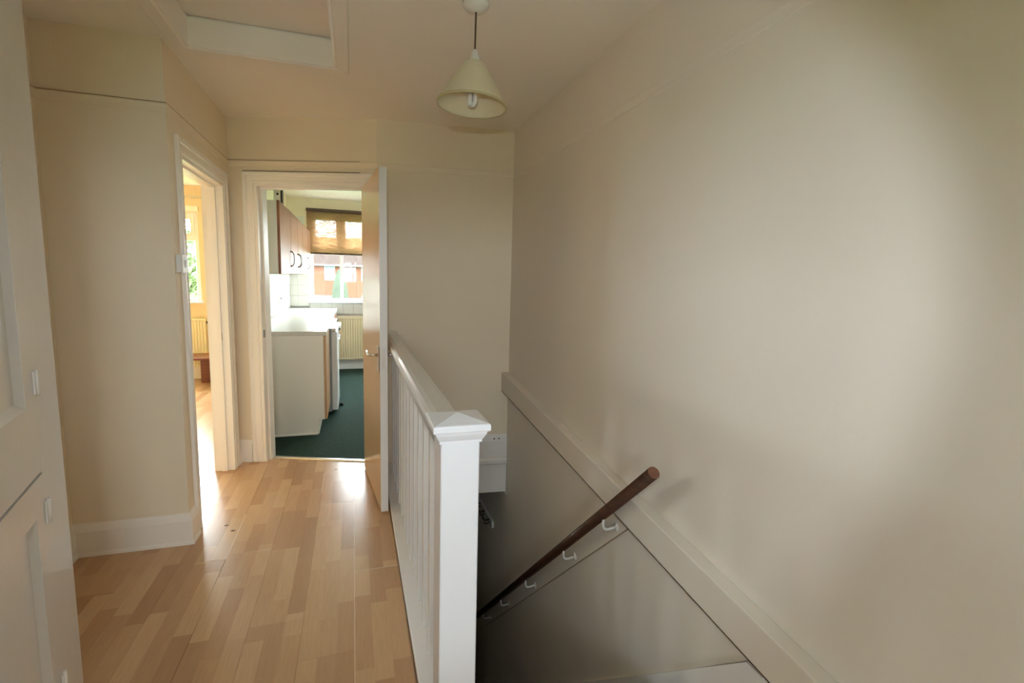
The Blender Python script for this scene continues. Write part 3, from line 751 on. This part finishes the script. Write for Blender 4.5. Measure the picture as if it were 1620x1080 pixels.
# ------------------------------------------------------------------ pendant lamp
PX, PY = 0.465, 2.0
pend = empty('pendant_lamp', (PX, PY, ZC), 'cream conical pendant lampshade hanging from the ceiling on a short flex', 'lamp')
under(pend, lathe('ceiling_rose', [(0.0, -0.034), (0.012, -0.034), (0.020, -0.030), (0.040, -0.024), (0.050, -0.012), (0.052, 0.0), (0.0, 0.0)], M['white_pl'], None, 32, (PX, PY, ZC)))
under(pend, tube('flex', [(PX, PY, ZC - 0.033), (PX - 0.001, PY, 2.34), (PX - 0.002, PY, 2.285), (PX - 0.002, PY, 2.262)], 0.0036, M['cord'], seg=8))
under(pend, lathe('lamp_holder', [(0.0, 0.030), (0.007, 0.030), (0.011, 0.024), (0.0195, -0.006), (0.020, -0.014), (0.0, -0.014)], M['white_pl'], None, 24, (PX - 0.002, PY, 2.250)))
under(pend, lathe('shade_ring', [(0.018, -0.003), (0.0225, -0.003), (0.0225, 0.002), (0.018, 0.002)], M['black'], None, 24, (PX - 0.002, PY, 2.2365), closed=True))
TILT = Matrix.Translation((PX, PY, 2.235)) @ Matrix.Rotation(math.radians(3.5), 4, 'Y') @ Matrix.Rotation(math.radians(-1.0), 4, 'X') @ Matrix.Translation((-PX, -PY, -2.235))
def tilt(o): o.data.transform(TILT); under(pend, o)
prof = [(0.034, -0.003), (0.044, -0.007), (0.051, -0.016), (0.057, -0.027), (0.134, -0.158), (0.136, -0.163)]
inner = [(r - 0.0022, z - 0.001) for r, z in prof][::-1]
tilt(lathe('lamp_shade', prof + inner, M['shade'], None, 48, (PX - 0.002, PY, 2.235), closed=True))
tilt(lathe('shade_top', [(0.019, -0.004), (0.034, -0.004), (0.034, -0.0065), (0.019, -0.0065)], M['shade'], None, 32, (PX - 0.002, PY, 2.235), closed=True))
tilt(lathe('shade_rim', [(0.1375, -0.159), (0.1385, -0.162), (0.1375, -0.166), (0.1335, -0.166), (0.1335, -0.160)], paint('yellowed_rim', (0.55, 0.48, 0.27), 0.6), None, 48, (PX - 0.002, PY, 2.235), closed=True))
tilt(lathe('lamp_socket', [(0.0, -0.02), (0.015, -0.02), (0.016, -0.062), (0.0, -0.062)], M['white_pl'], None, 24, (PX - 0.002, PY, 2.235)))
bm = bmesh.new()
for k in range(4):
    a = math.pi / 4 + k * H90; ox, oy = 0.014 * math.cos(a), 0.014 * math.sin(a)
    add_tube(bm, [(PX - 0.002 + ox, PY + oy, 2.175), (PX - 0.002 + ox, PY + oy, 2.085), (PX - 0.002 + ox * 0.8, PY + oy * 0.8, 2.076), (PX - 0.002 + ox * 0.3, PY + oy * 0.3, 2.073)], 0.0085, 10)
tilt(from_bm('light_bulb', bm, M['bulb'], smooth=True))

# ------------------------------------------------------------------ kitchen
# base unit
WZ = 0.912
bc = empty('base_cabinet', (-0.55, 4.8, 0), 'white kitchen base cabinet with brown door at the end of the worktop', 'cabinet')
BY0, BY1 = 4.503, 5.11
under(bc, prism('end_panel', [(-0.855, BY0, 0.006), (-0.300, BY0, 0.006), (-0.300, BY0, 0.135), (-0.252, BY0, 0.135), (-0.252, BY0, WZ - 0.037), (-0.855, BY0, WZ - 0.037)], (0, 0.018, 0), M['melamine']))
under(bc, box('carcass', -0.855, -0.254, BY0 + 0.018, BY1, 0.135, WZ - 0.037, M['melamine']))
under(bc, box('plinth', -0.318, -0.300, BY0 + 0.018, BY1, 0.006, 0.134, M['melamine']))
under(bc, box('cove_strip', -0.855, -0.31, BY0 - 0.012, BY0, 0.0045, 0.018, M['gloss_b']))
d = box('cabinet_door', -0.251, -0.231, BY0 + 0.003, BY1 - 0.003, 0.137, WZ - 0.045, M['cabedge']); under(bc, d)
# worktop
wk = box('worktop', -0.858, -0.225, 4.49, YK - 0.012, WZ - 0.036, WZ, M['worktop'], bevel=0.004)
tag(wk, 'long cream worktop along the left kitchen wall', 'worktop')
# white dishwasher
ap = empty('dishwasher', (-0.5, 5.42, 0), 'white slimline dishwasher standing forward of the brown cabinet door', 'dishwasher')
under(ap, box('body', -0.80, -0.215, 5.14, 5.72, 0.03, WZ - 0.045, M['grey_ap']))
under(ap, box('front_door', -0.214, -0.160, 5.14, 5.72, 0.045, WZ - 0.075, M['white_ap'], bevel=0.006))
under(ap, box('control_strip', -0.214, -0.170, 5.145, 5.715, WZ - 0.073, WZ - 0.040, M['chrome'], bevel=0.004))
for y in (5.18, 5.68): under(ap, lathe('foot', [(0.0, 0), (0.018, 0), (0.014, 0.03), (0.0, 0.03)], M['black'], None, 12, (-0.25, y, 0.0045)))
# cooker behind it
ck2 = empty('cooker', (-0.5, 6.1, 0), 'white built-under cooker with chrome knobs and handle beyond the dishwasher', 'cooker')
under(ck2, box('body', -0.80, -0.23, 5.80, 6.38, 0.03, WZ - 0.045, M['white_ap']))
od = box('oven_door', -0.229, -0.20, 5.81, 6.37, 0.12, 0.70, M['grey_ap'], bevel=0.004); under(ck2, od)
under(ck2, box('control_panel', -0.229, -0.19, 5.81, 6.37, 0.71, WZ - 0.045, M['black'], bevel=0.004))
for k in range(4): under(ck2, lathe('knob', [(0.0, 0.046), (0.020, 0.046), (0.026, 0.034), (0.030, 0.004), (0.032, 0.0), (0.0, 0.0)], M['chrome'], None, 20, (-0.19, 5.90 + 0.125 * k, 0.80), 'X'))
under(ck2, tube('oven_handle', [(-0.20, 5.86, 0.665), (-0.165, 5.87, 0.668), (-0.160, 5.95, 0.668), (-0.160, 6.23, 0.668), (-0.165, 6.31, 0.668), (-0.20, 6.32, 0.665)], 0.010, M['chrome'], seg=10))
ds = lathe('door_stop', [(0.0, 0.0), (0.020, 0.0), (0.018, 0.02), (0.010, 0.035), (0.0, 0.036)], M['black'], None, 16, (-0.135, 5.47, 0.0045))
tag(ds, 'small black rubber stop on the green carpet by the dishwasher', 'door stop')
b2 = empty('base_cabinet', (-0.55, 7.0, 0), 'farthest kitchen base cabinet under the window end of the worktop', 'cabinet')
under(b2, box('carcass', -0.855, -0.254, 6.42, 7.56, 0.135, WZ - 0.037, M['melamine']))
under(b2, box('plinth', -0.32, -0.30, 6.42, 7.56, 0.006, 0.134, M['melamine']))
for k in range(2): under(b2, box('cabinet_door', -0.253, -0.234, 6.423 + 0.57 * k, 6.987 + 0.57 * k, 0.137, WZ - 0.045, M['cabdoor']))

# wall units
CZ0, CZ1 = 1.395, 1.985
units = [(4.52, 5.27, [(4.52, 5.27, 1)], 'nearest brown-fronted kitchen wall cabinet by the doorway'),
         (5.272, 6.46, [(5.272, 5.90, 1), (5.90, 6.46, -1)], 'middle brown-fronted kitchen wall cabinet with two doors'),
         (6.462, 7.62, [(6.462, 7.13, 1), (7.13, 7.62, 0)], 'farthest brown-fronted kitchen wall cabinet beside the window')]
for y0, y1, doors, lab in units:
    u = empty('wall_cabinet', (-0.72, (y0 + y1) / 2, CZ0), lab, 'cabinet', 'kitchen wall cabinets')
    under(u, box('carcass', -0.858, -0.588, y0, y1, CZ0, CZ1, M['melamine']))
    for (a, b, side) in doors:
        d = box('cabinet_door', -0.587, -0.567, a + 0.005, b - 0.005, CZ0 - 0.004, CZ1 + 0.004, M['cabdoor'], bevel=0.0025, seg=1); under(u, d)
        if side:
            hy = b - 0.055 if side > 0 else a + 0.055
            h = tube('handle', [(-0.568, hy, 1.605), (-0.550, hy, 1.600), (-0.536, hy, 1.575), (-0.533, hy, 1.535), (-0.536, hy, 1.495), (-0.550, hy, 1.470), (-0.568, hy, 1.465)], 0.0065, M['steel'], seg=10, radii=[0.010, 0.007, 0.006, 0.006, 0.006, 0.007, 0.010])
            sub(d, h)
bx = empty('junction_box', (-0.61, 4.75, CZ1), 'small grey electrical box on top of the nearest wall cabinet', 'electrical box')
under(bx, box('case', -0.632, -0.578, 4.70, 4.80, CZ1 + 0.001, 2.12, M['white_pl'], bevel=0.006))
under(bx, box('cover', -0.577, -0.564, 4.705, 4.795, CZ1 + 0.006, 2.115, M['black'], bevel=0.003))
under(bx, lathe('button', [(0.0, -0.008), (0.008, -0.006), (0.009, 0.0)], M['black'], None, 12, (-0.600, 4.70, 2.06), 'Y'))
b3 = empty('air_vent', (-0.66, YK, 2.16), 'small grey vent high on the kitchen end wall', 'vent')
under(b3, box('vent_frame', -0.74, -0.645, YK - 0.012, YK - 0.0005, 2.07, 2.20, M['melamine'], bevel=0.002))
for k in range(4): under(b3, box('louvre', -0.732, -0.653, YK - 0.017, YK - 0.012, 2.085 + 0.028 * k, 2.095 + 0.028 * k, M['melamine']))

# tiled splashback: end wall and left wall
TS = 0.150
def tile_mesh(axis):
    bm = bmesh.new()
    if axis == 'Y': add_box(bm, 0.0015, TS - 0.0015, -0.008, 0.0, 0.0015, TS - 0.0015)
    else: add_box(bm, 0.0, 0.008, 0.0015, TS - 0.0015, 0.0015, TS - 0.0015)
    bmesh.ops.bevel(bm, geom=list(bm.edges), offset=0.0015, segments=1, affect='EDGES')
    bmesh.ops.recalc_face_normals(bm, faces=bm.faces)
    me = bpy.data.meshes.new('tile'); bm.to_mesh(me); bm.free(); me.materials.append(M['tile']); return me
tmY, tmX = tile_mesh('Y'), tile_mesh('X')
g1 = struct(boxes('wall_splashback_end', [(XKL, -0.61, YK - 0.004, YK - 0.0005, WZ, CZ0), (-0.61, 0.6, YK - 0.004, YK - 0.0005, 0.80, 0.985)], M['grout']), 'white square tiles on the kitchen end wall round the window', 'tiles')
for r in range(3):
    for c in range(2):
        o = link('tile', tmY, None, g1); o.location = (-0.605 - TS * (c + 1) + 0.0, YK - 0.004, 0.935 + TS * r)
        if c == 1: o.scale = ((XKL - (-0.605 - TS)) / -TS * 0.995, 1, 1); o.location.x = XKL + 0.001
for c in range(8):
    o = link('tile', tmY, None, g1); o.location = (-0.60 + TS * c, YK - 0.004, 0.825)
g2 = struct(boxes('wall_splashback_left', [(XKL + 0.0005, XKL + 0.004, 4.52, YK - 0.01, WZ, CZ0)], M['grout']), 'white square tiles on the left kitchen wall above the worktop', 'tiles')
for r in range(3):
    for c in range(20):
        o = link('tile', tmX, None, g2); o.location = (XKL + 0.004, 4.62 + TS * c, 0.935 + TS * r)
sk = empty('wall_socket', (XKL + 0.012, 6.6, 1.06), 'white double wall socket on the tiled kitchen wall', 'socket')
under(sk, box('face_plate', XKL + 0.0121, XKL + 0.022, 6.5, 6.65, 1.03, 1.115, M['white_pl'], bevel=0.003))
for k in range(2): under(sk, box('switch', XKL + 0.022, XKL + 0.028, 6.53 + 0.06 * k, 6.55 + 0.06 * k, 1.08, 1.105, M['black']))

# radiators
def radiator(name, x0, x1, y, z0, z1, label, mat):
    r = empty(name, ((x0 + x1) / 2, y, z0), label, 'radiator')
    n = max(6, int((x1 - x0) / 0.0333)); p = (x1 - x0) / n
    out = []
    for i in range(n):
        a = x0 + p * i
        out += [(a, y), (a + p * 0.34, y), (a + p * 0.44, y - 0.012), (a + p * 0.90, y - 0.012), (a + p, y)]
    bm = bmesh.new()
    back = y + 0.03
    pts = [(x, yy, z0 + 0.03) for x, yy in out] + [(x1, back, z0 + 0.03), (x0, back, z0 + 0.03)]
    # remove coincident points
    cl = []
    for q_ in pts:
        if not cl or (Vector(q_) - Vector(cl[-1])).length > 1e-5: cl.append(q_)
    add_prism(bm, cl, (0, 0, z1 - z0 - 0.06))
    under(r, from_bm('panel', bm, mat))
    under(r, box('top_rim', x0 - 0.004, x1 + 0.004, y - 0.013, back, z1 - 0.03, z1, mat, bevel=0.006))
    under(r, box('bottom_rim', x0 - 0.004, x1 + 0.004, y - 0.013, back, z0, z0 + 0.03, mat, bevel=0.006))
    under(r, tube('inlet_pipe', [(x1 + 0.01, y + 0.01, z0 + 0.015), (x1 + 0.045, y + 0.01, z0 + 0.015), (x1 + 0.05, y + 0.01, z0 - 0.02), (x1 + 0.05, y + 0.01, 0.0)], 0.008, mat, seg=8))
    for xx in (x0 + 0.12, x1 - 0.14): under(r, box('wall_bracket', xx, xx + 0.03, back, y + 0.075, z0 + 0.06, z1 - 0.06, mat))
    return r
radiator('radiator', -0.232, 0.80, YK - 0.076, 0.155, 0.785, 'cream ribbed panel radiator under the kitchen window', M['radiator'])
rr = radiator('radiator', -3.3, -1.812, YR - 0.076, 0.165, 0.795, 'cream ribbed panel radiator under the bedroom window', M['radiator'])
under(rr, lathe('vent_cap', [(0.0, 0.03), (0.012, 0.03), (0.014, 0.0), (0.0, 0.0)], M['black'], None, 12, (-1.808, YR - 0.06, 0.74), 'X'))
struct(box('baseboard_kitchen', -0.3, XR, YK - 0.018, YK, 0.004, 0.13, M['gloss']), 'white skirting under the kitchen radiator', 'skirting board')
struct(box('baseboard_bedroom', -6.0, XKL - 0.13, YR - 0.018, YR, 0.0, 0.16, M['gloss_b']), 'white skirting under the bedroom radiator', 'skirting board')

# windows
def window(name, x0, x1, y, z0, z1, mulls, ztr, label, sill=True, fw=0.055):
    wroot = empty(name, ((x0 + x1) / 2, y, z0), label, 'window', kind='structure')
    y0, y1 = y + 0.05, y + 0.11
    for b in ((x0, x0 + fw, y0, y1, z0, z1), (x1 - fw, x1, y0, y1, z0, z1), (x0 + fw, x1 - fw, y0, y1, z0, z0 + 0.045), (x0 + fw, x1 - fw, y0, y1, z1 - fw, z1), (x0 + fw, x1 - fw, y0, y1, ztr - 0.025, ztr + 0.025)):
        under(wroot, box('frame_bar', *b, M['upvc'], bevel=0.004, seg=1))
    xs = [x0 + fw] + [m for mm in mulls for m in (mm - 0.022, mm + 0.022)] + [x1 - fw]
    for mm in mulls:
        under(wroot, box('mullion', mm - 0.022, mm + 0.022, y0, y1, z0 + 0.045, ztr - 0.025, M['upvc']))
        under(wroot, box('mullion', mm - 0.022, mm + 0.022, y0, y1, ztr + 0.025, z1 - fw, M['upvc']))
    for a, b in zip(xs[0::2], xs[1::2]):
        under(wroot, box('pane', a, b, y0 + 0.028, y0 + 0.033, z0 + 0.045, ztr - 0.025, M['glass']))
        # fanlight sash
        s = 0.042; za, zb = ztr + 0.025, z1 - fw
        for q in ((a, a + s, za, zb), (b - s, b, za, zb), (a + s, b - s, za, za + s), (a + s, b - s, zb - s, zb)):
            under(wroot, box('sash_bar', q[0], q[1], y0 - 0.008, y0 + 0.05, q[2], q[3], M['upvc']))
        under(wroot, box('pane', a + s, b - s, y0 + 0.028, y0 + 0.033, za + s, zb - s, M['glass']))
    if sill:
        under(wroot, box('sill', x0 - 0.02, x1 + 0.03, y - 0.05, y + 0.05, z0 - 0.02, z0 + 0.003, M['gloss_n'], bevel=0.004))
    return wroot
window('window_1', KW[0], KW[1], YK, KW[2], KW[3], [-0.16, 0.37], 1.735, 'white framed kitchen window looking onto brick houses')
window('window_2', RW[0], RW[1], YR, RW[2], RW[3], [-4.75, -3.8, -2.8], 1.80, 'white framed bedroom window looking onto trees')
def side_window(name, xc, y0, y1, z0, z1, label):
    w_ = empty(name, (xc, (y0 + y1) / 2, z0), label, 'window', kind='structure')
    ym = (y0 + y1) / 2
    for b in ((y0, y0 + 0.05, z0, z1), (y1 - 0.05, y1, z0, z1), (y0 + 0.05, y1 - 0.05, z0, z0 + 0.05), (y0 + 0.05, y1 - 0.05, z1 - 0.05, z1), (ym - 0.025, ym + 0.025, z0 + 0.05, z1 - 0.05)):
        under(w_, box('frame_bar', xc - 0.03, xc + 0.03, b[0], b[1], b[2], b[3], M['upvc']))
    for a, b in ((y0 + 0.05, ym - 0.025), (ym + 0.025, y1 - 0.05)): under(w_, box('pane', xc - 0.0025, xc + 0.0025, a, b, z0 + 0.05, z1 - 0.05, M['glass']))
window('fill_window_landing', BW[0], BW[1], YB - 0.16, BW[2], BW[3], [0.0], 1.65, 'white framed landing window added for fill light behind the camera', sill=False)
side_window('fill_window_kitchen', XR + 0.08, *SWN, 'white framed side window of the kitchen, added out of sight to bring in more daylight')
# bamboo roller blind over the top of the kitchen window
bl = empty('roller_blind', (0.12, YK, 2.31), 'brown woven bamboo blind pulled part way down the kitchen window', 'blind')
under(bl, box('head_rail', -0.617, 0.93, YK - 0.045, YK - 0.005, 2.268, 2.312, M['blind_bar'], bevel=0.004))
under(bl, box('woven_sheet', -0.610, 0.92, YK - 0.0270, YK - 0.0255, 1.70, 2.268, M['blind']))
under(bl, box('bottom_batten', -0.612, 0.922, YK - 0.034, YK - 0.018, 1.678, 1.70, M['blind_bar'], bevel=0.003))
# curtain rail in the bedroom
cr = empty('curtain_rail', (-3.0, YR - 0.05, 2.32), 'thin beige curtain rail with small gliders above the bedroom window', 'curtain rail')
under(cr, box('rail', -5.8, -1.74, YR - 0.055, YR - 0.045, 2.305, 2.325, M['curtain_rail']))
for k in range(14): under(cr, box('glider', -1.80 - 0.035 * k - 0.006, -1.80 - 0.035 * k + 0.006, YR - 0.058, YR - 0.042, 2.288, 2.305, M['curtain_rail']))
for x in (-1.76, -2.6, -3.5, -4.2): under(cr, box('bracket', x - 0.012, x + 0.012, YR - 0.045, YR, 2.30, 2.33, M['curtain_rail']))
struct(box('trim_4', -5.75, -1.85, YR - 0.02, YR, 2.14, 2.20, M['gloss_b']), 'pale wooden head trim above the bedroom window', 'window trim')
# low wooden table
tb = empty('side_table', (-1.65, 6.95, 0), 'low dark red wooden table standing in front of the bedroom radiator', 'table')
under(tb, box('table_top', -1.975, -1.30, 6.72, 7.14, 0.325, 0.355, M['table'], bevel=0.004))
for x in (-1.838, -1.42): under(tb, box('leg', x, x + 0.10, 6.99, 7.03, 0.0, 0.325, M['table'], bevel=0.003))
for x in (-1.66, -1.42): under(tb, box('leg', x, x + 0.10, 6.80, 6.84, 0.0, 0.325, M['table'], bevel=0.003))
under(tb, box('stretcher', -1.738, -1.42, 6.995, 7.025, 0.05, 0.08, M['table']))

# ------------------------------------------------------------------ outside
GZ = -3.0
lawn = box('ground', -90, 90, -60, 130, GZ - 0.5, GZ, M['grass']); struct(lawn, 'lawn and gardens outside the windows', 'ground')
road = box('road', -90, 90, 28, 35, GZ, GZ + 0.03, M['tarmac']); struct(road, 'tarmac street between the houses', 'road')
def house(x0, x1, y, label, wins, door_x):
    h = empty('brick_house', ((x0 + x1) / 2, y, GZ), label, 'house', 'brick houses across the street')
    under(h, box('wall', x0, x1, y, y + 8, GZ, 2.28, M['brick']))
    rz, ry = 5.05, 4.0
    rf = prism('roof', [(x0 - 0.04, y - 0.4, 2.22), (x0 - 0.04, y + 8.4, 2.22), (x0 - 0.04, y + 4, rz)], (x1 - x0 + 0.08, 0, 0), M['rooftile']); under(h, rf)
    under(h, box('gutter', x0 - 0.04, x1 + 0.04, y - 0.5, y - 0.40, 2.16, 2.28, M['render_w']))
    for (wx, wz, ww, wh) in wins:
        f = box('window', wx, wx + ww, y - 0.05, y + 0.02, wz, wz + wh, M['render_w']); under(h, f)
        for k in range(2):
            for j in range(2):
                p = box('pane', wx + 0.07 + k * (ww - 0.07) / 2, wx + (k + 1) * (ww - 0.07) / 2, y - 0.07, y - 0.05, wz + 0.08 + j * (wh - 0.08) / 2, wz + (j + 1) * (wh - 0.08) / 2, M['dglass'])
                sub(f, p)
    pch = box('porch', door_x, door_x + 1.7, y - 1.4, y, GZ, -0.62, M['render_w']); under(h, pch)
    dd = box('front_door', door_x + 0.4, door_x + 1.3, y - 1.44, y - 1.4, GZ, GZ + 2.0, M['upvc']); under(h, dd)
    under(h, box('chimney', x1 - 2.6, x1 - 1.8, y + 3.6, y + 4.4, rz - 0.6, rz + 1.0, M['brick']))
W = lambda xs: [(x, 0.82, 0.95, 1.38) for x in xs] + [(x, -2.0, 1.2, 1.4) for x in xs[1:]]
house(-12.5, -3.9, 50.5, 'red brick house farthest left across the street', W([-11.5, -8.8, -6.0]), -7.9)
house(-3.75, 5.0, 50, 'red brick house seen through the kitchen window behind the conifer', W([-2.57, 0.75, 3.2]), -3.6)
house(5.2, 14.0, 50.5, 'red brick house farthest right across the street', W([6.0, 8.6, 11.4]), 7.0)

def foliage(name, parent, centers, n, size, mat):
    bm = bmesh.new()
    for i in range(n):
        c, r = random.choice(centers)
        v = Vector((random.gauss(0, 1), random.gauss(0, 1), random.gauss(0, 1))).normalized() * r * random.uniform(0.65, 1.0)
        p = Vector(c) + v
        a = Vector((random.gauss(0, 1), random.gauss(0, 1), random.gauss(0, 1))).normalized(); b = a.orthogonal().normalized(); c2 = a.cross(b)
        s = size * random.uniform(0.6, 1.3)
        vs = [bm.verts.new(p + b * s), bm.verts.new(p + c2 * s * 0.5), bm.verts.new(p - b * s), bm.verts.new(p - c2 * s * 0.5)]
        bm.faces.new(vs)
    o = from_bm(name, bm, mat); o['kind'] = 'stuff'; under(parent, o); return o
con = empty('conifer', (-0.95, 40, GZ), 'pointed dark green conifer in front of the brick house', 'tree')
lathe_o = lathe('crown', [(0.0, GZ + 4.85), (0.22, GZ + 4.6), (0.42, GZ + 4.0), (0.56, GZ + 3.2), (0.66, GZ + 2.2), (0.68, GZ + 1.2), (0.45, GZ + 0.3), (0.0, GZ + 0.25)], M['conifer'], None, 20, (-0.95, 40, 0)); under(con, lathe_o)
foliage('needles', con, [((-0.95, 40, GZ + 0.5 + k * 0.45), 0.70 - 0.055 * k if k > 2 else 0.68) for k in range(10)], 1500, 0.12, M['conifer'])
under(con, tube('trunk', [(-0.95, 40, GZ), (-0.95, 40, GZ + 0.6)], 0.12, M['bark'], seg=8))
def tree(x, y, h, r, label):
    t_ = empty('leafy_tree', (x, y, GZ), label, 'tree', 'trees beyond the bedroom window')
    under(t_, tube('trunk', [(x, y, GZ), (x + 0.1, y, GZ + h * 0.4), (x, y + 0.1, GZ + h * 0.8)], 0.2, M['bark'], seg=8, radii=[0.25, 0.18, 0.07]))
    cs = [((x + random.uniform(-r, r) * 0.7, y + random.uniform(-r, r) * 0.5, GZ + h * random.uniform(0.35, 0.85)), r * random.uniform(0.45, 0.75)) for _ in range(9)]
    foliage('leaves', t_, cs, 5000, 0.16, M['leafy'])
tree(-7.6, 27, 6.6, 2.3, 'leafy green tree filling the bedroom window, right of the other')
tree(-13.6, 33, 7.2, 2.6, 'leafy green tree farther left beyond the bedroom window')
